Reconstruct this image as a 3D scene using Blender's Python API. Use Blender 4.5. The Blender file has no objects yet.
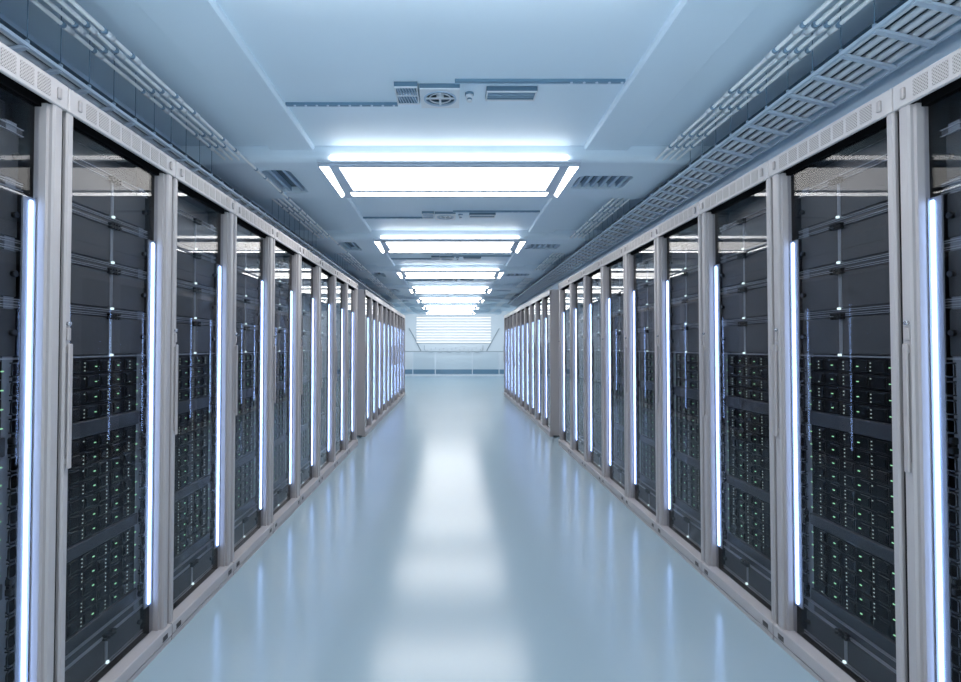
import bpy, bmesh, math, random
from mathutils import Vector, Matrix

random.seed(7)
sc = bpy.context.scene
COL = sc.collection

# ------------------------------------------------------------------ camera
CAM_H = 1.334
F = 550.0
cam_d = bpy.data.cameras.new('camera')
cam_d.sensor_width = 36.0
cam_d.sensor_fit = 'HORIZONTAL'
cam_d.lens = F / 961.0 * 36.0
cam_d.shift_x = (480.5 - 451.0) / 961.0
PITCH = 0.022
cam_d.shift_y = (347.0 - F * math.tan(PITCH) - 341.0) / 961.0
cam_d.clip_start = 0.05
cam_d.clip_end = 200
cam = bpy.data.objects.new('camera', cam_d)
COL.objects.link(cam)
cam.location = (0, 0, CAM_H)
cam.rotation_euler = (math.pi / 2 + PITCH, 0, 0)
sc.camera = cam

# ------------------------------------------------------------------ world, exposure
sc.view_settings.view_transform = 'Standard'
sc.view_settings.look = 'None'
sc.view_settings.gamma = 1.0
sc.view_settings.use_curve_mapping = False
sc.view_settings.exposure = 0.56
w = bpy.data.worlds.new('world')
sc.world = w
w.use_nodes = True
bg = w.node_tree.nodes['Background']
bg.inputs[0].default_value = (0.92, 0.96, 1.0, 1)
bg.inputs[1].default_value = 0.5

SIDE_L = 11.0
PANEL_L = 4.0         # ceiling diffusers
STRIP_F = 6.5
STRIP_L = 10.0         # cabinet light strips


def area(name, loc, sx, sy, power, color):
    l = bpy.data.lights.new(name, 'AREA')
    l.shape = 'RECTANGLE'
    l.size = sx
    l.size_y = sy
    l.energy = power
    l.color = color
    o = bpy.data.objects.new(name, l)
    COL.objects.link(o)
    o.location = loc
    return o


area('hall_fill_lamp', (0.15, 23.4, 3.5), 4.2, 2.2, 70, (0.93, 0.97, 1.0))  # unseen lamp added to brighten the end wall and hall
# unseen fill lamp added behind the camera; its lit floor bounces into the aisle
rear_fill = area('rear_fill_lamp', (0.1, -1.9, 4.2), 4.0, 2.6, 230, (1.0, 0.985, 0.96))
rear_fill.data.spread = math.radians(80)

# ------------------------------------------------------------------ materials
MATS = {}


def mat(name, col, rough=0.5, metal=0.0, emit=None, strength=0.0, spec=0.5):
    m = bpy.data.materials.new(name)
    m.use_nodes = True
    b = m.node_tree.nodes['Principled BSDF']
    b.inputs['Base Color'].default_value = (*col, 1)
    b.inputs['Roughness'].default_value = rough
    b.inputs['Metallic'].default_value = metal
    b.inputs['Specular IOR Level'].default_value = spec
    if emit:
        b.inputs['Emission Color'].default_value = (*emit, 1)
        b.inputs['Emission Strength'].default_value = strength
    MATS[name] = m
    return m


def noisy(m, scale, amount, col):
    """subtle procedural tone variation on a painted surface"""
    nt = m.node_tree
    b = nt.nodes['Principled BSDF']
    tc = nt.nodes.new('ShaderNodeTexCoord')
    n = nt.nodes.new('ShaderNodeTexNoise')
    n.inputs['Scale'].default_value = scale
    n.inputs['Detail'].default_value = 4
    mp = nt.nodes.new('ShaderNodeMapRange')
    mp.inputs['To Min'].default_value = 1 - amount
    mp.inputs['To Max'].default_value = 1 + amount
    mx = nt.nodes.new('ShaderNodeMix')
    mx.data_type = 'RGBA'
    mx.blend_type = 'MULTIPLY'
    mx.inputs[0].default_value = 1
    mx.inputs[6].default_value = (*col, 1)
    nt.links.new(tc.outputs['Object'], n.inputs['Vector'])
    nt.links.new(n.outputs['Fac'], mp.inputs['Value'])
    nt.links.new(mp.outputs[0], mx.inputs[7])
    nt.links.new(mx.outputs[2], b.inputs['Base Color'])


CEIL = (0.75, 0.88, 0.99)
M_ceil = mat('ceiling_paint', CEIL, 0.55); noisy(M_ceil, 1.5, 0.03, CEIL)
M_beam = mat('beam_paint', (0.75, 0.88, 0.99), 0.45)
M_wall = mat('wall_paint', (0.58, 0.74, 0.88), 0.6); noisy(M_wall, 1.5, 0.03, (0.58, 0.74, 0.88))
M_bwall = mat('end_wall_paint', (0.78, 0.84, 0.89), 0.35)
M_base = mat('baseboard_paint', (0.18, 0.32, 0.45), 0.5)
FLOOR = (0.345, 0.46, 0.535)
M_floor = mat('floor_epoxy', FLOOR, 0.175, spec=0.5); noisy(M_floor, 0.8, 0.03, FLOOR)
_b = M_floor.node_tree.nodes['Principled BSDF']
_b.inputs['Coat Weight'].default_value = 0.0
_b.inputs['Coat Roughness'].default_value = 0.03
M_cab = mat('cabinet_paint', (0.45, 0.43, 0.445), 0.42); noisy(M_cab, 6, 0.02, (0.45, 0.43, 0.445))
M_cab2 = mat('cabinet_trim', (0.42, 0.40, 0.415), 0.38)
M_dark = mat('dark_lining', (0.012, 0.013, 0.016), 0.5)
M_panel = mat('blank_panel_paint', (0.055, 0.058, 0.064), 0.5, spec=0.3)
M_rail = mat('rail_dark', (0.03, 0.033, 0.04), 0.4)
M_steel = mat('rail_steel', (0.32, 0.34, 0.38), 0.35, 0.1)
M_black = mat('black_plastic', (0.008, 0.009, 0.010), 0.5, spec=0.2)
M_server = mat('server_black', (0.007, 0.008, 0.010), 0.45, spec=0.15)
M_bay = mat('drive_bay_black', (0.004, 0.005, 0.006), 0.35, spec=0.2)
M_filler = mat('filler_grey', (0.030, 0.034, 0.042), 0.5)
M_mrail = mat('mounting_rail_paint', (0.16, 0.18, 0.22), 0.5)
M_holder = mat('strip_channel_paint', (0.20, 0.21, 0.24), 0.5)
M_header = mat('header_black', (0.006, 0.006, 0.007), 0.8, spec=0.05)
M_handle = mat('handle_metal', (0.42, 0.39, 0.395), 0.35, 0.1)
M_chrome = mat('chrome', (0.6, 0.62, 0.66), 0.25, 0.8)
M_tray = mat('tray_blue_grey', (0.60, 0.72, 0.85), 0.4, 0.0)
M_cable = mat('cable_sheath', (0.84, 0.90, 0.96), 0.4)
M_pipe = mat('conduit_white', (0.90, 0.93, 0.96), 0.3)
M_clamp = mat('clamp_blue', (0.25, 0.38, 0.52), 0.4)
M_ventdark = mat('vent_dark', (0.05, 0.10, 0.15), 0.5)
M_fascia = mat('fascia_paint', (0.53, 0.505, 0.515), 0.42)
M_fanback = mat('fan_well_black', (0.008, 0.012, 0.018), 0.6)
M_vent = mat('vent_slat', (0.42, 0.56, 0.72), 0.45)
M_fix = mat('fixture_white', (0.62, 0.72, 0.84), 0.4)
M_bracket = mat('ceiling_rail_blue', (0.14, 0.26, 0.38), 0.4)
M_sideshade = mat('side_shade_blue', (0.10, 0.19, 0.28), 0.5)  # sides of the ceiling boxes, their shade put into the colour
M_blade = mat('fan_blade_dark', (0.05, 0.09, 0.13), 0.5)
M_white = mat('white_plastic', (0.74, 0.80, 0.87), 0.4)
M_line = mat('rail_grey', (0.28, 0.34, 0.40), 0.4)


def emis(name, col, s):
    m = bpy.data.materials.new(name)
    m.use_nodes = True
    nt = m.node_tree
    nt.nodes.remove(nt.nodes['Principled BSDF'])
    e = nt.nodes.new('ShaderNodeEmission')
    e.inputs[0].default_value = (*col, 1)
    e.inputs[1].default_value = s
    nt.links.new(e.outputs[0], nt.nodes['Material Output'].inputs[0])
    return m


E_panel = emis('diffuser_light', (1.0, 0.985, 0.965), PANEL_L)
E_strip = emis('fixture_strip_light', (1.0, 0.99, 0.98), STRIP_F)
E_side = emis('fixture_side_light', (1.0, 0.99, 0.98), SIDE_L)
E_led = emis('cabinet_strip_light', (0.36, 0.55, 1.0), STRIP_L)
E_green = emis('green_status_light', (0.45, 1.0, 0.55), 0.7)
E_whitel = emis('white_status_light', (0.75, 0.95, 0.90), 0.45)
E_ind = emis('indicator_light', (0.80, 1.0, 1.0), 1.0)
E_bar = emis('wall_bar_light', (0.95, 0.98, 1.0), 0.8)


def pane_fresnel(nt, ior):
    """Fresnel weight that is the same entering and leaving a pane"""
    f = nt.nodes.new('ShaderNodeFresnel')
    g = nt.nodes.new('ShaderNodeNewGeometry')
    m = nt.nodes.new('ShaderNodeMapRange')
    m.inputs['To Min'].default_value = ior
    m.inputs['To Max'].default_value = 1.0 / ior
    nt.links.new(g.outputs['Backfacing'], m.inputs['Value'])
    nt.links.new(m.outputs[0], f.inputs[0])
    return f


# glass: clear smoked pane with Fresnel mirror reflection
M_glass = bpy.data.materials.new('smoked_glass')
M_glass.use_nodes = True
nt = M_glass.node_tree
nt.nodes.remove(nt.nodes['Principled BSDF'])
fr = pane_fresnel(nt, 1.16)
tr = nt.nodes.new('ShaderNodeBsdfTransparent'); tr.inputs[0].default_value = (0.90, 0.91, 0.93, 1)
gl = nt.nodes.new('ShaderNodeBsdfGlossy'); gl.inputs[0].default_value = (1, 1, 1, 1); gl.inputs[1].default_value = 0.0
mx = nt.nodes.new('ShaderNodeMixShader')
nt.links.new(fr.outputs[0], mx.inputs[0])
nt.links.new(tr.outputs[0], mx.inputs[1])
nt.links.new(gl.outputs[0], mx.inputs[2])
nt.links.new(mx.outputs[0], nt.nodes['Material Output'].inputs[0])

M_clear = bpy.data.materials.new('clear_glass')
M_clear.use_nodes = True
nt = M_clear.node_tree
nt.nodes.remove(nt.nodes['Principled BSDF'])
fr = pane_fresnel(nt, 1.4)
tr = nt.nodes.new('ShaderNodeBsdfTransparent'); tr.inputs[0].default_value = (0.95, 0.97, 0.98, 1)
gl = nt.nodes.new('ShaderNodeBsdfGlossy'); gl.inputs[1].default_value = 0.02
mx = nt.nodes.new('ShaderNodeMixShader')
nt.links.new(fr.outputs[0], mx.inputs[0])
nt.links.new(tr.outputs[0], mx.inputs[1])
nt.links.new(gl.outputs[0], mx.inputs[2])
nt.links.new(mx.outputs[0], nt.nodes['Material Output'].inputs[0])


def perforated(name, base, hole, pitch, radius, axes, rough=0.45, diag=True):
    """painted sheet with rows of punched holes (object space)"""
    m = mat(name, base, rough)
    nt = m.node_tree
    b = nt.nodes['Principled BSDF']
    tc = nt.nodes.new('ShaderNodeTexCoord')
    sp = nt.nodes.new('ShaderNodeSeparateXYZ')
    nt.links.new(tc.outputs['Object'], sp.inputs[0])

    def math_(op, a, bb=None):
        n = nt.nodes.new('ShaderNodeMath'); n.operation = op
        for i, v in enumerate((a, bb)):
            if v is None:
                continue
            if isinstance(v, (int, float)):
                n.inputs[i].default_value = v
            else:
                nt.links.new(v, n.inputs[i])
        return n.outputs[0]
    u = sp.outputs[axes[0]]; v = sp.outputs[axes[1]]
    if diag:
        u, v = math_('MULTIPLY', math_('ADD', u, v), 0.7071), math_('MULTIPLY', math_('SUBTRACT', u, v), 0.7071)
    fu = math_('SUBTRACT', math_('FRACT', math_('DIVIDE', u, pitch)), 0.5)
    fv = math_('SUBTRACT', math_('FRACT', math_('DIVIDE', v, pitch)), 0.5)
    d = math_('ADD', math_('MULTIPLY', fu, fu), math_('MULTIPLY', fv, fv))
    h = math_('LESS_THAN', d, radius * radius)
    mx = nt.nodes.new('ShaderNodeMix'); mx.data_type = 'RGBA'
    mx.inputs[6].default_value = (*base, 1)
    mx.inputs[7].default_value = (*hole, 1)
    nt.links.new(h, mx.inputs[0])
    nt.links.new(mx.outputs[2], b.inputs['Base Color'])
    return m


M_perf = perforated('perforated_grille', (0.47, 0.44, 0.44), (0.19, 0.18, 0.18), 0.0075, 0.30, (1, 2))
M_perfpanel = perforated('perforated_panel', (0.036, 0.040, 0.046), (0.012, 0.012, 0.014), 0.007, 0.34, (1, 2))


# ------------------------------------------------------------------ mesh helpers
class MB:
    def __init__(self, sx=1.0):
        self.bm = bmesh.new()
        self.sx = sx
        self.mats = []

    def mi(self, m):
        if m is None:
            return 0
        if m not in self.mats:
            self.mats.append(m)
        return self.mats.index(m)

    def _add(self, tmp, m, smooth=False):
        i = self.mi(m)
        vm = {}
        for v in tmp.verts:
            vm[v] = self.bm.verts.new((v.co.x * self.sx, v.co.y, v.co.z))
        for f in tmp.faces:
            vs = [vm[v] for v in f.verts]
            if self.sx < 0:
                vs.reverse()
            nf = self.bm.faces.new(vs)
            nf.material_index = i
            nf.smooth = smooth or f.smooth
        tmp.free()

    def box(self, x0, x1, y0, y1, z0, z1, m=None, bevel=0.0, seg=1):
        t = bmesh.new()
        bmesh.ops.create_cube(t, size=1)
        for v in t.verts:
            v.co = Vector((x0 + (v.co.x + .5) * (x1 - x0), y0 + (v.co.y + .5) * (y1 - y0), z0 + (v.co.z + .5) * (z1 - z0)))
        if bevel > 0:
            bmesh.ops.bevel(t, geom=t.edges[:], offset=bevel, segments=seg, affect='EDGES', profile=0.5)
        bmesh.ops.recalc_face_normals(t, faces=t.faces[:])
        self._add(t, m)
        return self

    def tube(self, pts, r, m=None, n=8, closed=False, cap=True):
        t = bmesh.new()
        pts = [Vector(p) for p in pts]
        N = len(pts)
        rings = []
        for i, p in enumerate(pts):
            if closed:
                d = (pts[(i + 1) % N] - pts[i - 1])
            else:
                d = pts[min(i + 1, N - 1)] - pts[max(i - 1, 0)]
            d.normalize()
            up = Vector((0, 0, 1)) if abs(d.z) < .9 else Vector((1, 0, 0))
            a = d.cross(up).normalized()
            b = a.cross(d).normalized()
            rings.append([t.verts.new(p + a * (r * math.cos(2 * math.pi * k / n)) + b * (r * math.sin(2 * math.pi * k / n))) for k in range(n)])
        for i in range(N if closed else N - 1):
            A, B = rings[i], rings[(i + 1) % N]
            for k in range(n):
                f = t.faces.new((A[k], A[(k + 1) % n], B[(k + 1) % n], B[k]))
                f.smooth = n > 5
        if cap and not closed:
            t.faces.new(rings[0]); t.faces.new(rings[-1])
        bmesh.ops.recalc_face_normals(t, faces=t.faces[:])
        self._add(t, m)
        return self

    def cyl(self, c, r, h, axis='z', m=None, n=20, r2=None, bevel=0):
        t = bmesh.new()
        bmesh.ops.create_cone(t, cap_ends=True, segments=n, radius1=r, radius2=r if r2 is None else r2, depth=h)
        if axis == 'x':
            bmesh.ops.rotate(t, verts=t.verts, matrix=Matrix.Rotation(math.pi / 2, 3, 'Y'))
        elif axis == 'y':
            bmesh.ops.rotate(t, verts=t.verts, matrix=Matrix.Rotation(math.pi / 2, 3, 'X'))
        bmesh.ops.translate(t, verts=t.verts, vec=Vector(c))
        for f in t.faces:
            f.smooth = len(f.verts) == 4
        self._add(t, m)
        return self

    def prism(self, outline, axis, a0, a1, m=None, holes=None):
        """extrude an outline [(u,v)] along axis ('x': u=y v=z, 'y': u=x v=z, 'z': u=x v=y)"""
        t = bmesh.new()

        def P(u, v, a):
            return {'x': (a, u, v), 'y': (u, a, v), 'z': (u, v, a)}[axis]
        A = [t.verts.new(P(u, v, a0)) for u, v in outline]
        B = [t.verts.new(P(u, v, a1)) for u, v in outline]
        n = len(A)
        t.faces.new(A); t.faces.new(B)
        for i in range(n):
            t.faces.new((A[i], A[(i + 1) % n], B[(i + 1) % n], B[i]))
        bmesh.ops.recalc_face_normals(t, faces=t.faces[:])
        self._add(t, m)
        return self

    def ring(self, outer, inner, axis, a0, a1, m=None):
        """extruded frame between two outlines with the same number of points"""
        t = bmesh.new()

        def P(u, v, a):
            return {'x': (a, u, v), 'y': (u, a, v), 'z': (u, v, a)}[axis]
        O0 = [t.verts.new(P(u, v, a0)) for u, v in outer]
        O1 = [t.verts.new(P(u, v, a1)) for u, v in outer]
        I0 = [t.verts.new(P(u, v, a0)) for u, v in inner]
        I1 = [t.verts.new(P(u, v, a1)) for u, v in inner]
        n = len(O0)
        for i in range(n):
            j = (i + 1) % n
            t.faces.new((O0[i], O0[j], O1[j], O1[i]))
            t.faces.new((I0[i], I0[j], I1[j], I1[i]))
            t.faces.new((O0[i], O0[j], I0[j], I0[i]))
            t.faces.new((O1[i], O1[j], I1[j], I1[i]))
        bmesh.ops.recalc_face_normals(t, faces=t.faces[:])
        self._add(t, m)
        return self

    def mesh(self, name, m=None):
        me = bpy.data.meshes.new(name)
        self.bm.to_mesh(me)
        self.bm.free()
        for mm in (self.mats or [m]):
            me.materials.append(mm)
        return me

    def build(self, name, m=None, parent=None):
        if self.mats and m is not None and m not in self.mats:
            pass
        return link(name, self.mesh(name, m), parent)


def link(name, me, parent=None, loc=None):
    o = bpy.data.objects.new(name, me)
    COL.objects.link(o)
    if parent:
        o.parent = parent
    if loc:
        o.location = loc
    return o


def tag(o, label, cat, group=None):
    o['label'] = label
    o['category'] = cat
    if group:
        o['group'] = group
    return o


def empty(name, loc, label, cat, group=None):
    o = bpy.data.objects.new(name, None)
    o.empty_display_size = 0.1
    COL.objects.link(o)
    o.location = loc
    return tag(o, label, cat, group)


def struct(o):
    o['kind'] = 'structure'
    return o




def copy_tree(o, parent=None):
    c = o.copy()
    COL.objects.link(c)
    if parent:
        c.parent = parent
    for ch in KIDS_OF(o):
        copy_tree(ch, c)
    return c


def KIDS_OF(o):
    return [c for c in o.children]


def rrect(u0, u1, v0, v1, r, n=4):
    pts = []
    for cx, cy, a0 in ((u1 - r, v1 - r, 0), (u0 + r, v1 - r, 90), (u0 + r, v0 + r, 180), (u1 - r, v0 + r, 270)):
        for k in range(n + 1):
            a = math.radians(a0 + 90 * k / n)
            pts.append((cx + r * math.cos(a), cy + r * math.sin(a)))
    return pts


def Z(rel):
    return CAM_H + rel


ORD = ['nearest', 'second', 'third', 'fourth', 'fifth', 'sixth', 'seventh', 'eighth', 'ninth', 'tenth']

# ------------------------------------------------------------------ layout
XL, XR = -1.281, 1.477
W = 0.714
Y0 = 1.104
Y2 = 8.20
H = 2.20
YA, YB = 0.2, 15.45          # ends of the corridor shell
YW = 26.0                     # end wall
CEIL_Z = Z(1.375)
WALL_L, WALL_R = -1.85, 2.06
SOFFIT_R = 1.85
BAYS = 2.72
F0 = 3.777                    # near edge of the first light in view
CX = -0.013                   # centre line of the ceiling

# ------------------------------------------------------------------ shell
struct(MB().box(-3.2, 3.4, -5.0, YW + .2, -0.12, 0.0).build('floor', M_floor))
BEAM_END = F0 + BAYS * 6 + 0.95
struct(MB().box(-3.2, 3.4, YA, BEAM_END + .02, CEIL_Z, CEIL_Z + .12).build('ceiling', M_ceil))
struct(MB().box(WALL_L - .15, WALL_L, YA, YB, 0, CEIL_Z).build('wall_left', M_wall))
struct(MB().box(WALL_R, WALL_R + .15, YA, YB, 0, CEIL_Z).build('wall_right', M_wall))
struct(MB().box(SOFFIT_R, WALL_R, YA, YB, H + .02, CEIL_Z).build('trim_1', M_wall))
# end hall beyond the cabinets
HZ = 3.6
struct(MB().box(-3.2, 3.4, YW, YW + .15, 0, HZ).build('wall_back', M_bwall))
struct(MB().box(-2.75, -2.6, YB, YW, 0, HZ).build('wall_hall_left', M_bwall))
struct(MB().box(2.9, 3.05, YB, YW, 0, HZ).build('wall_hall_right', M_bwall))
struct(MB().box(-2.6, WALL_L - .15, YB - .15, YB, 0, CEIL_Z).build('wall_return_left', M_wall))
struct(MB().box(WALL_R + .15, 2.9, YB - .15, YB, 0, CEIL_Z).build('wall_return_right', M_wall))
struct(MB().box(-3.2, 3.4, BEAM_END + .02, YW + .15, HZ, HZ + .1).build('ceiling_hall', M_bwall))
struct(MB().box(-2.6, 2.9, BEAM_END + .02, BEAM_END + .12, CEIL_Z + .12, HZ).build('trim_2', M_ceil))
b = MB()
b.box(-2.6, 2.9, YW - .02, YW, 0.0, 0.065, M_white)
struct(b.build('baseboard_plinth'))
struct(MB().box(-2.6, 2.9, YW - .03, YW, 0.065, 0.275).build('baseboard_back', M_base))

# raised ceiling bands running along the aisle, one panel per bay and side
n_t = 3
for k in range(-1, 7):
    ya = F0 - .045 + BAYS * (k - 1) + .945
    yb = F0 - .045 + BAYS * k
    ya = max(ya, YA)
    for s in (-1, 1):
        x0, x1 = sorted((CX + s * .92, CX + s * 1.222))
        m = MB()
        prof = [(x0 + .012, Z(1.345)), (x1 - .004, Z(1.345)), (x1, Z(1.349)), (x1, CEIL_Z), (x0, CEIL_Z), (x0, Z(1.358))]
        if s > 0:                      # keep the wide chamfer on the side of the centre recess
            prof = prof
        else:
            prof = [(x0 + x1 - px, pz) for px, pz in prof]
        m.prism(prof, 'y', ya, yb)
        struct(m.build('trim_%d' % n_t, M_ceil)); n_t += 1


# cross beams with a vent opening on either side of each light
def beam_profile():
    """front-on outline (x, z) : flat in the middle, dipping towards the walls"""
    pts = [(WALL_L, CEIL_Z)]
    xs = [WALL_L + i * (SOFFIT_R - WALL_L) / 40 for i in range(41)]
    for x in xs:
        a = abs(x)
        t = min(1, max(0, (a - 1.30) / .50))
        pts.append((x, Z(1.27) - .035 * t * t))
    pts.append((SOFFIT_R, CEIL_Z))
    return pts


def beam_mesh():
    t = bmesh.new()
    P = beam_profile()
    bot = P[1:-1]
    # cross-section in (y,z) with rounded lower near and far edges, swept over x
    r = .045
    ny = []
    D = .945
    for k in range(6):
        a = math.pi / 2 * k / 5
        ny.append((r - r * math.cos(a), r - r * math.sin(a)))
    rows = []
    for x, zb in bot:
        h = CEIL_Z - zb
        row = [(0, CEIL_Z + .01)]
        row += [(yy, zb + zz) for yy, zz in ny]
        row += [(D - yy * .35, zb + zz * .35) for yy, zz in reversed(ny)]
        row += [(D, CEIL_Z + .01)]
        rows.append([t.verts.new((x, y, z)) for y, z in row])
    n = len(rows[0])
    for i in range(len(rows) - 1):
        for k in range(n):
            f = t.faces.new((rows[i][k], rows[i][(k + 1) % n], rows[i + 1][(k + 1) % n], rows[i + 1][k]))
            f.smooth = False
    t.faces.new(rows[0]); t.faces.new(rows[-1])
    bmesh.ops.recalc_face_normals(t, faces=t.faces[:])
    me = bpy.data.meshes.new('beam')
    t.to_mesh(me); t.free()
    me.materials.append(M_beam)
    return me


VENT_R = (0.955, 1.365, 0.325, 0.665)      # x0 x1 y0 y1 from beam near edge
VENT_L = (-1.375, -1.165, 0.195, 0.775)
beam0 = link('beam', beam_mesh())
cut = MB()
for x0, x1, y0, y1 in (VENT_L, VENT_R):
    cut.prism(rrect(x0, x1, y0, y1, .05), 'z', Z(1.20), Z(1.335))
cutter = cut.build('cutter', M_beam)
md = beam0.modifiers.new('cut', 'BOOLEAN')
md.object = cutter
md.operation = 'DIFFERENCE'
md.solver = 'EXACT'
bpy.context.view_layer.update()
dg = bpy.context.evaluated_depsgraph_get()
beam_me = bpy.data.meshes.new_from_object(beam0.evaluated_get(dg))
beam_me.name = 'beam'
bpy.data.objects.remove(beam0)
bpy.data.objects.remove(cutter)
for k in range(-1, 7):
    o = link('trim_%d' % n_t, beam_me, None, (0, F0 - .045 + BAYS * k, 0)); n_t += 1
    struct(o)


# ------------------------------------------------------------------ ceiling lights
def ceiling_light_parts(root):
    # local origin: centre line, near edge, beam underside level
    zl = -.02
    m = MB()
    D = .80
    Wd = .905
    # housing slab with chamfered rim
    m.ring([(-Wd, -.005), (Wd, -.005), (Wd, D), (-Wd, D)], [(-.768, .03), (.768, .03), (.768, .60), (-.768, .60)], 'z', zl, .004)
    # near fascia above the lip, in front of the beam
    m.box(-Wd, Wd, -.052, -.004, .005 - .012, .008, None)
    hs = m.build('housing', M_fix, root)
    d = MB().box(-.768, .768, .03, .60, zl + .006, zl + .012).build('diffuser', E_panel, root)
    st = MB()
    st.box(-.81, .81, -.058, -.050, .009, .034)
    st.build('light_strip', E_strip, root)
    MB().box(-.81, .81, .898, .906, .009, .034).build('light_strip', E_strip, root)  # unseen strip on the far face, added to brighten the recessed ceiling
    MB().box(-.80, .80, .655, .74, zl - .002, zl + .002).build('light_strip', E_side, root)
    for s in (-1, 1):
        t = MB()
        t.prism([(s * .835, .02), (s * .897, .012), (s * .897, .785), (s * .862, .72)], 'z', zl - .002, zl + .002)
        t.build('side_strip', E_side, root)


lt = None
for k in range(-1, 7):
    nm = ORD[k + 1]
    if k == -1:
        lab = 'ceiling light overhead, its far corners just at the top edge of the photo'
    else:
        lab = 'glowing rectangular ceiling light, %s one fully in view along the aisle' % ('nearest' if k == 0 else ORD[k] + ' nearest')
    loc = (CX, F0 + BAYS * k, Z(1.27))
    if lt is None:
        lt = empty('ceiling_light', loc, lab, 'ceiling light', 'ceiling lights along the aisle')
        ceiling_light_parts(lt)
    else:
        c = copy_tree(lt); c.location = loc; c['label'] = lab


# ------------------------------------------------------------------ vents in the beams
def beam_vent(name, rect, n, loc, lab, slant):
    x0, x1, y0, y1 = rect
    r = empty(name, loc, lab, 'vent', 'vents in the ceiling beams')
    MB().prism(rrect(x0 + .001, x1 - .001, y0 + .001, y1 - .001, .049), 'z', .052, .0635).build('back_plate', M_ventdark, r)
    for i in range(n):
        cx = x0 + (x1 - x0) * (i + .5) / n
        m = MB()
        m.prism([(cx - .012, y0 + .012), (cx + .012, y0 + .012), (cx + .012, y1 - .012), (cx - .012, y1 - .012)], 'z', .012, .05)
        m.build('slat', M_vent, r)
    return r


vr = vl = None
for k in range(0, 5):
    loc = (0, F0 - .045 + BAYS * k, Z(1.27))
    la = 'wide slatted vent in the %s ceiling beam, right of the glowing light' % ORD[k]
    lb = 'narrow two-slat vent in the %s ceiling beam, left of the glowing light' % ORD[k]
    if vr is None:
        vr = beam_vent('ceiling_vent', VENT_R, 6, loc, la, .02)
        vl = beam_vent('ceiling_vent', VENT_L, 2, loc, lb, .02)
    else:
        c = copy_tree(vr); c.location = loc; c['label'] = la
        c = copy_tree(vl); c.location = loc; c['label'] = lb


# ------------------------------------------------------------------ fittings on the recessed ceiling
def circle(cx, cy, r, n=32):
    return [(cx + r * math.cos(2 * math.pi * i / n), cy + r * math.sin(2 * math.pi * i / n)) for i in range(n)]


def fan_parts(root):
    # origin at ceiling, near left corner of housing ; 0.212 x 0.23
    w_, d_, h_ = .212, .235, .03
    cx, cy, rr = .107, .112, .082
    n = 32
    cir = circle(cx, cy, rr, n)
    sq = []
    for i in range(n):
        a = 2 * math.pi * i / n
        c, s = math.cos(a), math.sin(a)
        k = 1 / max(abs(c), abs(s))
        sq.append((cx + c * k * .106 if abs(c) else cx, cy + s * k * .1175))
    sq = [(min(max(u, 0), w_), min(max(v, 0), d_)) for u, v in sq]
    MB().ring(sq, cir, 'z', -h_, -h_ + .006).build('face_plate', M_white, root)
    MB().ring(sq, cir, 'z', -h_ + .006, 0).build('side_shade', M_sideshade, root)
    MB().prism(circle(cx, cy, rr + .004, n), 'z', -.004, -.001).build('back_plate', M_fanback, root)
    for i in range(5):
        a = 2 * math.pi * i / 5
        t = MB()
        pts = []
        for rad, da in ((.018, -.25), (.074, -.42), (.074, .18), (.018, .35)):
            pts.append((cx + rad * math.cos(a + da), cy + rad * math.sin(a + da)))
        t.prism(pts, 'z', -.014, -.011)
        t.build('blade', M_blade, root)
    MB().cyl((cx, cy, -.017), .02, .014, 'z', n=20).build('hub', M_white, root)
    for i in range(2):
        a = math.pi / 2 * i
        t = MB()
        c, s = math.cos(a), math.sin(a)
        L, wd = rr + .003, .006
        t.prism([(cx - c * L - s * wd, cy - s * L + c * wd), (cx + c * L - s * wd, cy + s * L + c * wd),
                 (cx + c * L + s * wd, cy + s * L - c * wd), (cx - c * L + s * wd, cy - s * L - c * wd)], 'z', -h_ - .001, -h_ + .005)
        t.build('guard_bar', M_white, root)
    MB().ring(circle(cx, cy, .06, n), circle(cx, cy, .055, n), 'z', -h_ - .001, -h_ + .004).build('guard_ring', M_white, root)
    MB().ring(circle(cx, cy, rr + .006, n), circle(cx, cy, rr - .003, n), 'z', -h_ - .004, -h_ + .004).build('rim', M_vent, root)


def grille_parts(root):
    w_, d_, h_ = .122, .205, .03
    MB().ring([(0, 0), (w_, 0), (w_, d_), (0, d_)], [(.008, .012), (w_ - .008, .012), (w_ - .008, d_ - .01), (.008, d_ - .01)], 'z', -h_, -h_ + .005).build('frame', M_white, root)
    MB().ring([(0, 0), (w_, 0), (w_, d_), (0, d_)], [(.008, .012), (w_ - .008, .012), (w_ - .008, d_ - .01), (.008, d_ - .01)], 'z', -h_ + .005, 0).build('side_shade', M_sideshade, root)
    MB().box(.008, w_ - .008, .012, d_ - .01, -.008, -.002).build('back_plate', M_bracket, root)
    MB().box(.008, w_ - .008, .100, .108, -h_ + .001, -.010).build('cross_bar', M_white, root)
    for half in ((.013, .099), (.109, .194)):
        n = 7
        for i in range(n):
            x = .014 + (w_ - .03) * i / (n - 1)
            t = MB()
            lo, hi = x - .010, x + .010
            t.prism([(max(lo, .009), half[0]), (max(lo, .009) + .006, half[0]), (min(hi, w_ - .009), half[1]), (min(hi, w_ - .009) - .006, half[1])], 'z', -h_ + .003, -h_ + .010)
            t.build('louver', M_vent, root)


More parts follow.
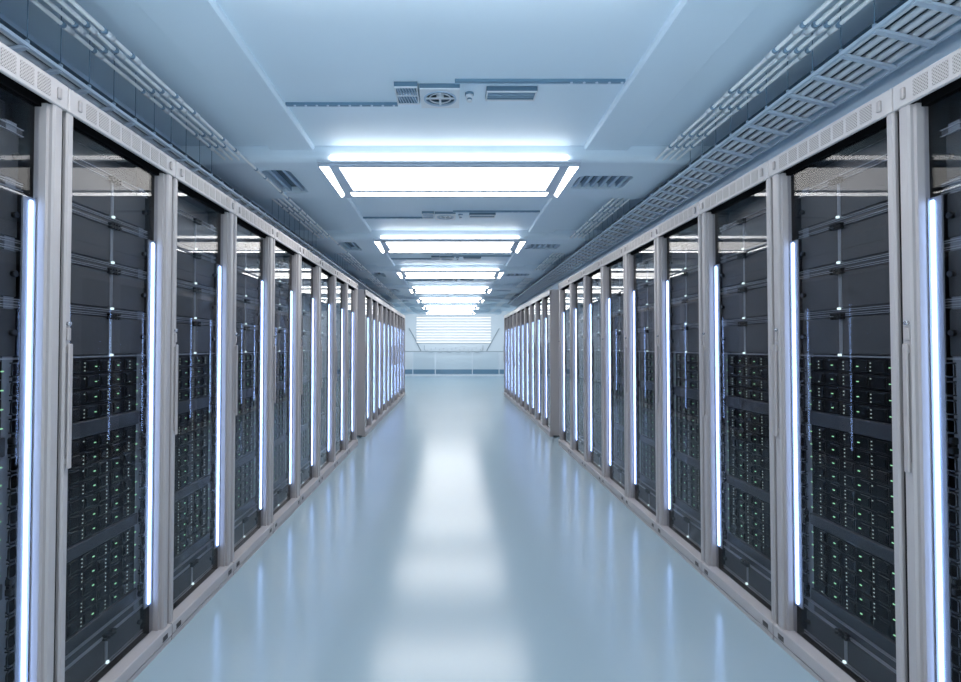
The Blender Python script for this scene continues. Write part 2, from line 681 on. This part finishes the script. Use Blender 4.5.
def slot_parts(root):
    w_, d_, h_ = .268, .112, .03
    MB().ring([(0, 0), (w_, 0), (w_, d_), (0, d_)], [(.008, .012), (w_ - .008, .012), (w_ - .008, d_ - .01), (.008, d_ - .01)], 'z', -h_, -h_ + .005).build('frame', M_white, root)
    MB().ring([(0, 0), (w_, 0), (w_, d_), (0, d_)], [(.008, .012), (w_ - .008, .012), (w_ - .008, d_ - .01), (.008, d_ - .01)], 'z', -h_ + .005, 0).build('side_shade', M_sideshade, root)
    MB().box(.008, w_ - .008, .012, d_ - .01, -.008, -.002).build('back_plate', M_bracket, root)
    for i in range(3):
        y = .022 + i * .028
        MB().box(.009, w_ - .009, y, y + .016, -h_ + .008, -h_ + .013).build('louver', M_clamp, root)


def sprinkler_parts(root):
    MB().cyl((0, 0, -.006), .024, .012, 'z', n=24).build('base', M_bracket, root)
    MB().cyl((0, 0, -.02), .019, .018, 'z', n=24, r2=.021).build('body', M_white, root)
    t = MB(); t.cyl((0, 0, -.034), .015, .012, 'z', n=24, r2=.012); t.build('lens', M_bracket, root)
    MB().cyl((0, 0, -.043), .014, .006, 'z', n=24, r2=.016).build('cap', M_white, root)


def ceiling_rail_parts(root, L, bolts):
    MB().box(0, L, -.010, .010, -.014, 0).build('channel', M_bracket, root)
    MB().box(0, L, .010, .014, -.016, 0).build('flange', M_vent, root)
    for b_ in bolts:
        t = MB(); t.cyl((b_, 0, -.016), .007, .006, 'z', n=12)
        t.build('bolt', M_fix, root)


protos = {}
for k in range(0, 5):
    yy = BAYS * k
    place = 'before the %s glowing light' % ORD[k]
    items = [
        ('exhaust_fan', fan_parts, (-.166, 2.84 + yy, CEIL_Z), 'round ceiling fan in a white square housing %s' % place, 'fan', 'ceiling fans'),
        ('ceiling_grille', grille_parts, (-.296, 2.82 + yy, CEIL_Z), 'small louvred ceiling grille in two halves left of the fan %s' % place, 'grille', 'ceiling grilles'),
        ('slot_vent', slot_parts, (.188, 2.87 + yy, CEIL_Z), 'long dark slot vent right of the fan %s' % place, 'vent', 'ceiling slot vents'),
        ('ceiling_sensor', sprinkler_parts, (.10, 2.95 + yy, CEIL_Z), 'small round ceiling fitting between fan and slot vent %s' % place, 'ceiling fitting', 'small round ceiling fittings'),
        ('ceiling_rail', lambda r: ceiling_rail_parts(r, .63, [.05 + .062 * i for i in range(10)]), (-.93, 3.07 + yy, CEIL_Z), 'dark bolted ceiling rail running left from the grille %s' % place, 'rail', 'dark ceiling rails'),
        ('ceiling_rail#', lambda r: ceiling_rail_parts(r, .875, [.86 - .065 * i for i in range(5)]), (.02, 2.80 + yy, CEIL_Z), 'dark ceiling rail running right above the slot vent %s' % place, 'rail', 'dark ceiling rails'),
    ]
    for nm, fn, loc, lab, cat, grp in items:
        if nm not in protos:
            r = empty(nm.strip('#'), loc, lab, cat, grp)
            fn(r)
            protos[nm] = r
        else:
            c = copy_tree(protos[nm]); c.location = loc; c['label'] = lab

# ------------------------------------------------------------------ conduits under the ceiling
PY0, PY1 = 1.0, BEAM_END - .9
POS = [('left', -1, ['innermost', 'second from the aisle', 'third from the aisle', 'outermost']),
       ('right', 1, ['innermost', 'second from the aisle', 'third from the aisle', 'outermost'])]
slv = MB().cyl((0, 0, 0), .0125, .05, 'y', n=12).mesh('coupling', M_pipe)
slv2 = MB().cyl((0, 0, 0), .0125, .018, 'y', n=12).mesh('clamp', M_clamp)
for side, s, names in POS:
    for i in range(4):
        x = s * (1.407 + .048 * i)
        z = Z(1.287)
        if s < 0 and i == 0:
            z = Z(1.262)
            x = -1.384
        m = MB().tube([(x, PY0, z), (x, PY1, z)], .0085, n=10)
        p = m.build('conduit', M_pipe)
        tag(p, 'white conduit pipe on the %s ceiling, %s of the four' % (side, names[i]), 'pipe', 'white conduits under the %s ceiling' % side)
        y = 1.06
        n = 0
        while y < 14:
            for dy in (0, .19):
                c = link('coupling', slv, p, (x, y + dy, z))
                if dy == 0 or n < 8:
                    c = link('clamp', slv2, p, (x, y + dy - .034, z))
            y += .57
            n += 1

# ------------------------------------------------------------------ cable trays
RUNG = .1755


def tray(side, s, zi, zo):
    xi, xo = 1.58, 1.80
    lab = 'blue-grey ladder cable tray hung above the %s cabinets' % side
    r = empty('cable_tray', (0, 0, 0), lab, 'cable tray', 'ladder cable trays')
    y1 = YB - .05

    def zz(x):
        return zi + (zo - zi) * (x - xi) / (xo - xi)
    for x in (xi, xo):
        MB(s).box(x - .007, x + .007, YA + .3, y1, zz(x) - .010, zz(x) + .004).build('side_rail', M_tray, r)
    m = MB(s)
    m.prism([(xi + .010, zz(xi) + .031), (xo, zz(xo) + .031), (xo, zz(xo) + .034), (xi + .010, zz(xi) + .034)], 'y', YA + .3, y1)
    m.build('shade_sheet', M_ventdark, r)  # dark sheet added in place of the shade above the cables
    m = MB(s)
    m.prism([(xi, zi - .014), (xi, zi - .001), (xo, zo - .001), (xo, zo - .014)], 'y', -.011, .011)
    rung = m.mesh('rung', M_tray)
    m = MB(s); m.cyl((xi, 0, zi + .010), .008, .012, 'z', n=8)
    bolt = m.mesh('bolt', M_vent)
    hz = CEIL_Z
    m = MB(s); m.tube([(xi, 0, zi + .02), (xi, 0, hz)], .0018, n=6)
    rod = m.mesh('hanger_rod', M_bracket)
    k = 0
    y = 1.324
    while y < y1:
        if k < 80:
            link('rung', rung, r, (0, y, 0))
            if y < 7:
                link('bolt', bolt, r, (0, y, 0))
            inb = ((y - (F0 - .045)) % BAYS) < .95
            if y < 8.5 and not inb:
                link('hanger_rod', rod, r, (0, y, 0))
        k += 1
        y += RUNG
    # cables resting on the rungs
    nc = 5
    nm = ['innermost', 'second from the aisle', 'middle', 'fourth from the aisle', 'outermost']
    for i in range(nc):
        x = xi + .026 + i * .0415
        z = zz(x) + .0155
        m = MB(s)
        pts = []
        yy = YA + .3
        while yy < y1:
            pts.append((x, yy, z))
            yy += 1.0
        pts.append((x, y1, z))
        m.tube(pts, .0140, n=10)
        c = m.build('cable', M_cable)
        tag(c, 'thick pale cable on the %s ladder tray, %s of five' % (side, nm[i]), 'cable', 'cables on the %s tray' % side)


tray('left', -1, Z(1.127), Z(1.085))
tray('right', 1, Z(1.188), Z(1.134))

# ------------------------------------------------------------------ server cabinets
DOTS = [1.852, 1.67, 1.486, 1.302]
JUNC = [1.998, 1.814, 1.634, 1.454]
SEAM = .367
SERVERS = []                   # (z0, z1)
for a, b_, n in ((1.062, 1.292, 4), (.622, 1.0, 7), (.302, .57, 5)):
    h = (b_ - a) / n
    for i in range(n):
        SERVERS.append((b_ - (i + 1) * h, b_ - i * h))
FILLERS = [(1.0, 1.062), (.57, .622), (.248, .302)]
PD = -.072                     # front of the equipment


def open_box(m, d0, d1, s0, s1, z0, z1, t, mo, min_):
    b = bmesh.new()
    O = [(d0, s0, z0), (d1, s0, z0), (d1, s1, z0), (d0, s1, z0), (d0, s0, z1), (d1, s0, z1), (d1, s1, z1), (d0, s1, z1)]
    v = [b.verts.new(p) for p in O]
    for f in ((0, 3, 2, 1), (4, 5, 6, 7), (0, 1, 5, 4), (2, 3, 7, 6), (3, 0, 4, 7)):
        b.faces.new([v[i] for i in f])
    i1 = [(s0 + t, z0 + t), (s1 - t, z0 + t), (s1 - t, z1 - t), (s0 + t, z1 - t)]
    fr_ = [b.verts.new((d1, s, z)) for s, z in i1]
    bk = [b.verts.new((-.16, s, z)) for s, z in i1]
    of = [v[1], v[2], v[6], v[5]]
    for i in range(4):
        j = (i + 1) % 4
        b.faces.new((of[i], of[j], fr_[j], fr_[i]))
    m._add(b, mo)
    b = bmesh.new()
    fr_ = [b.verts.new((d1, s, z)) for s, z in i1]
    bk = [b.verts.new((-.16, s, z)) for s, z in i1]
    for i in range(4):
        j = (i + 1) % 4
        b.faces.new((fr_[i], fr_[j], bk[j], bk[i]))
    b.faces.new(bk)
    m._add(b, min_)


def cabinet(side, sx, detail, loc, lab, group):
    r = empty('server_cabinet', loc, lab, 'server cabinet', group)
    depth = .56
    m = MB(sx)
    open_box(m, -depth, -.02, .003, W - .003, .02, H - .004, .025, M_cab, M_dark)
    m.build('cabinet_body', None, r)
    # fascia with vents and latches
    fz0, fz1 = 2.118, H
    fa = MB(sx).box(-.008, .006, .002, W - .002, fz0, fz1, None, .003).build('fascia', M_fascia, r)
    MB(sx).box(-.060, -.034, .036, .646, fz0 - .012, fz1 - .03).build('header', M_header, r)
    # stiles : thick front lip and a rebate towards the glass
    near, far = (.004, .036), (.656, .698)
    c = .006
    m = MB(sx)
    a, b_ = near
    m.prism([(-.056, a), (-.056, b_), (-c, b_), (.0, b_ - c), (.0, a + c), (-c, a)], 'z', .07, fz0)
    m.build('stile', M_cab2, r)
    m = MB(sx)
    a, b_ = far
    m.prism([(-.056, a - .010), (-.056, b_), (-c, b_), (.0, b_ - c), (.0, a + c), (-c, a), (-.016, a), (-.018, a - .010)], 'z', .07, fz0)
    m.build('stile', M_cab2, r)
    m = MB(sx)
    m.prism([(-.012, 0.024), (.010, 0.024), (.012, .026), (.012, .072), (.009, .076), (-.045, .078), (-.045, .024)][::-1], 'y', .003, W - .003)
    m.build('sill', M_cab, r)
    MB(sx).box(-.045, .0105, .004, W - .004, 0.0, .020).build('plinth', M_cab2, r)
    MB(sx).box(-.044, -.040, .036, .646, .076, fz0).build('glass_pane', M_glass, r)
    MB(sx).box(-.045, -.012, .699, W - .0005, .08, fz0).build('gap_shade', M_black, r)  # black strip put in for the shade in the gap between stiles
    # lock, handle on the left-hand stile as seen from the aisle
    hs = near if side == 'left' else far
    hc = (hs[0] + hs[1]) / 2 + (-.001 if side == 'left' else -.004)
    m = MB(sx)
    m.box(.006, .014, hc - .010, hc + .010, .930, 1.345, M_handle, .003)
    m.box(0, .007, hc - .006, hc + .006, .945, .965, M_handle)
    m.box(0, .007, hc - .006, hc + .006, 1.315, 1.335, M_handle)
    m.build('handle', None, r)
    lk = MB(sx).box(0, .007, hc - .009, hc + .009, 1.356, 1.398, None, .002).build('lock', M_handle, r)
    if detail:
        MB(sx).cyl((.005, hc, 1.412), .007, .010, 'x', n=16).build('lock_cylinder', M_chrome, lk)
        g = MB(sx)
        gz0, gz1 = fz0 + .014, fz1 - .014
        g.box(.0055, .0076, 0, .055, gz0, gz1, None, .0009)
        gm = g.mesh('vent_grille', M_perf)
        for i in range(8):
            link('vent_grille', gm, fa, (0, .088 + i * .0695, 0))
        g = MB(sx); g.box(.0055, .016, -.0075, .0075, fz0 + .020, fz1 - .024, None, .004, 2)
        gm = g.mesh('latch', M_handle)
        for s in (.05, W - .05):
            link('latch', gm, fa, (0, s, 0))
        g = MB(sx)
        for i in range(4):
            g.box(.0119, .0133, -.021, .021, .032 + i * .006, .0352 + i * .006)
        gm = g.mesh('sill_vent', M_black)
        sl = [c for c in r.children if c.name.startswith('sill')][0]
        for s in (.06, W - .06):
            link('sill_vent', gm, sl, (0, s, 0))
    # light strip on the far side of the glass
    MB(sx).box(-.056, -.050, .6285, .6400, .20, 1.80, None, .002).build('light_strip', E_led, r)
    m = MB(sx)
    m.prism([(-.062, .606), (-.0565, .606), (-.0565, .6410), (-.0445, .6410), (-.0445, .6450), (-.062, .6450)], 'z', .19, 1.81)  # channel plate, plus a lip added to keep strip light off the stile
    m.build('strip_holder', M_holder, r)
    MB(sx).box(-.090, -.076, .560, .5995, .085, 2.03).build('mounting_rail', M_mrail, r)
    # blank panels
    pm = M_perfpanel if detail == 2 else M_panel
    cells = [(DOTS[i] + .003, JUNC[i] - .003) for i in range(4)] + [(.098, .192)]
    for z0, z1 in cells:
        for s0, s1, kn in ((.048, SEAM - .008, False), (SEAM + .008, .628 if not detail else .605, True)):
            m = MB(sx)
            m.box(-.098, PD, s0, s1, z0, z1, pm, .0025)
            if kn:
                m.cyl((PD + .006, s1 - .018, (z0 + z1) / 2), .010, .014, 'x', M_black, 12)
            m.build('blank_panel', None, r)
        if detail:
            m = MB(sx)
            m.box(-.09, PD + .002, SEAM - .006, SEAM - .003, z0, z1)
            m.build('seam_bar', M_steel, r)
            m = MB(sx)
            m.box(-.09, PD + .002, SEAM + .003, SEAM + .006, z0, z1)
            m.build('seam_bar', M_steel, r)
    MB(sx).box(-.13, -.11, .10, .60, 2.03, 2.10, None, .004).build('blank_panel', M_rail, r)
    # rail pairs between the panel rows
    bands = [(1.996, 2.022)] + [(JUNC[i + 1], DOTS[i]) for i in range(3)] + [(1.293, 1.302), (.193, .247), (.080, .097)]
    for z0, z1 in bands:
        m = MB(sx)
        m.box(-.098, PD - .006, .048, .625, z0, z1, M_rail)
        for zc in ([z0 + .004, z0 + .011, z1 - .011, z1 - .004] if z1 - z0 > .03 else [z0 + .003, z1 - .003]):
            m.box(PD - .007, PD, .048, .625, zc - .0009, zc + .0009, M_steel)
        m.build('rail', None, r)
    if detail:
        for z0 in JUNC + [.205]:
            m = MB(sx)
            m.box(PD, PD + .012, SEAM - .024, SEAM + .024, z0 - .011, z0 + .013, M_black, .002)
            for ds in (-.026, -.009, .009, .026):
                for dz in (-.006, .008):
                    m.cyl((PD + .012, SEAM + ds, z0 + dz), .0052, .018, 'x', M_black, 8)
            m.build('cable_clip', None, r)
        ind = MB(sx).box(PD, PD + .010, SEAM - .005, SEAM + .006, -.004, .005, None, .001).mesh('indicator_light', E_ind)
        for z0 in DOTS + [.098]:
            link('indicator_light', ind, r, (0, 0, z0))
    # servers
    hgt = SERVERS[0][1] - SERVERS[0][0]
    m = MB(sx)
    m.box(-.115, PD - .004, .05, .56, .001, hgt - .0015, M_server, .0015)
    if detail:
        for i in range(6):
            a = .062 + i * .082
            m.box(PD - .004, PD, a, a + .052, .006, hgt - .008, M_bay, .002)
            m.box(PD, PD + .003, a + .004, a + .012, .012, hgt - .014, M_server, .001)
    srv = m.mesh('server_unit')
    lights = []
    if detail:
        for v in range(4):
            rr = random.Random(10 + v)
            m = MB(sx)
            for a in (.123, .28, .42, .555):
                if rr.random() < .93:
                    w_ = .010
                    m.box(PD, PD + .0022, a - w_ / 2, a + w_ / 2, .024, .0275, E_green)
            for a in (.215, .355, .500):
                for dz in (.010, .024, .038):
                    if rr.random() < .8:
                        m.box(PD, PD + .002, a - .0022, a + .0022, dz, dz + .0035, E_whitel)
            lights.append(m.mesh('status_lights'))
    if detail:
        m = MB(sx)
        zc = hgt / 2
        m.tube([(-.058, u, v) for u, v in rrect(.574, .603, zc - .021, zc + .021, .007, 2)], .0026, n=6, closed=True)
        for zl_ in (zc - .021, zc + .021):
            m.tube([(-.076, .590, zl_), (-.058, .590, zl_)], .0026, n=6)
        ringm = m.mesh('cable_ring', M_black)
        m = MB(sx)
        m.box(-.09, -.058, .585, .603, .004, .026, None, .005, 2)
        m.box(-.085, -.066, .588, .600, .026, .034)
        m.box(-.09, -.058, .585, .603, .034, .056, None, .005, 2)
        clampm = m.mesh('cable_clamp', M_black)
    for i, (z0, z1) in enumerate(SERVERS):
        o = link('server_unit', srv, r, (0, 0, z0))
        if detail:
            link('status_lights', random.choice(lights), o, (0, 0, 0))
            link('cable_ring', ringm, r, (0, 0, z0))
    for z0, z1 in FILLERS:
        MB(sx).box(-.11, PD + .002, .05, .572, z0 + .002, z1 - .002, None, .003).build('filler_panel', M_filler, r)
        if detail:
            link('cable_clamp', clampm, r, (0, 0, z0))
    return r


for side, sx, X in (('left', 1, XL), ('right', -1, XR)):
    proto = None
    for i in range(9):
        lab = 'glass-door server cabinet in the near %s row, %s' % (side, 'cut by the photo edge' if i == 0 else ORD[i] + ' from the camera' if i < 8 else 'last one before the gap')
        loc = (X, Y0 + W * i, 0)
        grp = 'server cabinets along the aisle'
        if i == 0:
            cabinet(side, sx, 2, loc, lab, grp)
        elif proto is None:
            proto = cabinet(side, sx, 1, loc, lab, grp)
        else:
            c = copy_tree(proto); c.location = loc; c['label'] = lab
    proto = None
    for i in range(10):
        lab = 'glass-door server cabinet in the far %s row, %s' % (side, 'first one past the gap' if i == 0 else ORD[i] + ' past the gap' if i < 9 else 'last one towards the end wall')
        loc = (X, Y2 + W * i, 0)
        if proto is None:
            proto = cabinet(side, sx, 0, loc, lab, 'server cabinets along the aisle')
        else:
            c = copy_tree(proto); c.location = loc; c['label'] = lab

# ------------------------------------------------------------------ end wall
wr = empty('wall_light_panel', (0.13, YW, 0), 'wide white louvred light panel with glowing bars on the end wall', 'light panel')
MB().box(-1.78, 1.78, -.03, 0, 1.52, 2.78, M_bwall, .005).build('back_panel', None, wr)
for z in (1.555, 1.69, 1.815, 1.94, 2.07, 2.21, 2.35, 2.46, 2.60, 2.72):
    MB().box(-1.76, 1.76, -.055, -.03, z - .022, z + .022, None, .004).build('light_bar', E_bar, wr)

YBAL = YW - .45
br = empty('glass_balustrade', (0.13, YBAL, 0), 'glass balustrade with thin grey handrail before the end wall', 'balustrade')
MB().tube([(-2.6, 0, 1.12), (2.7, 0, 1.12)], .016, n=8).build('handrail', M_line, br)
MB().box(-2.6, 2.7, -.03, .03, 0, .05).build('base_rail', M_white, br)
for x in (-1.9, -.86, .86, 2.1):
    MB().box(x - .018, x + .018, -.018, .018, .05, 1.105).build('post', M_white, br)
for a, c in ((-1.88, -.88), (-.84, .84), (.88, 2.08)):
    MB().box(a, c, -.005, .005, .06, 1.09).build('glass_pane', M_clear, br)
for nm, pts, lab in (('cable', [(-1.98, 2.22), (-1.74, 1.80), (-1.42, 1.14)], 'thin dark cable slanting down the end wall left of the light panel'),
                     ('cable', [(2.28, 2.22), (2.04, 1.80), (1.68, 1.14)], 'thin dark cable slanting down the end wall right of the light panel')):
    o = MB().tube([(x, YW - .03, z) for x, z in pts], .016, n=6).build(nm, M_line)
    tag(o, lab, 'cable', 'cables on the end wall')
hr = empty('hanging_cable', (0.13, YW - .06, 0), 'thin looped cable with small clips sagging under the light panel', 'cable')
pts = [(-1.38, 0, 1.42), (-1.38, 0, 1.20), (-1.30, 0, 1.14)] + [(-1.30 + 2.6 * i / 36, 0, 1.10 + .035 * math.cos(i * math.pi / 3)) for i in range(1, 36)] + [(1.30, 0, 1.14), (1.38, 0, 1.20), (1.38, 0, 1.42)]
MB().tube(pts, .010, n=6).build('wire', M_line, hr)
for i in range(14):
    x = -1.25 + 2.5 * i / 13
    z = 1.17 + .10 * (((i * 7) % 5) / 4.0)
    MB().box(x - .012, x + .012, -.004, .054, z, z + .03).build('clip', M_line, hr)
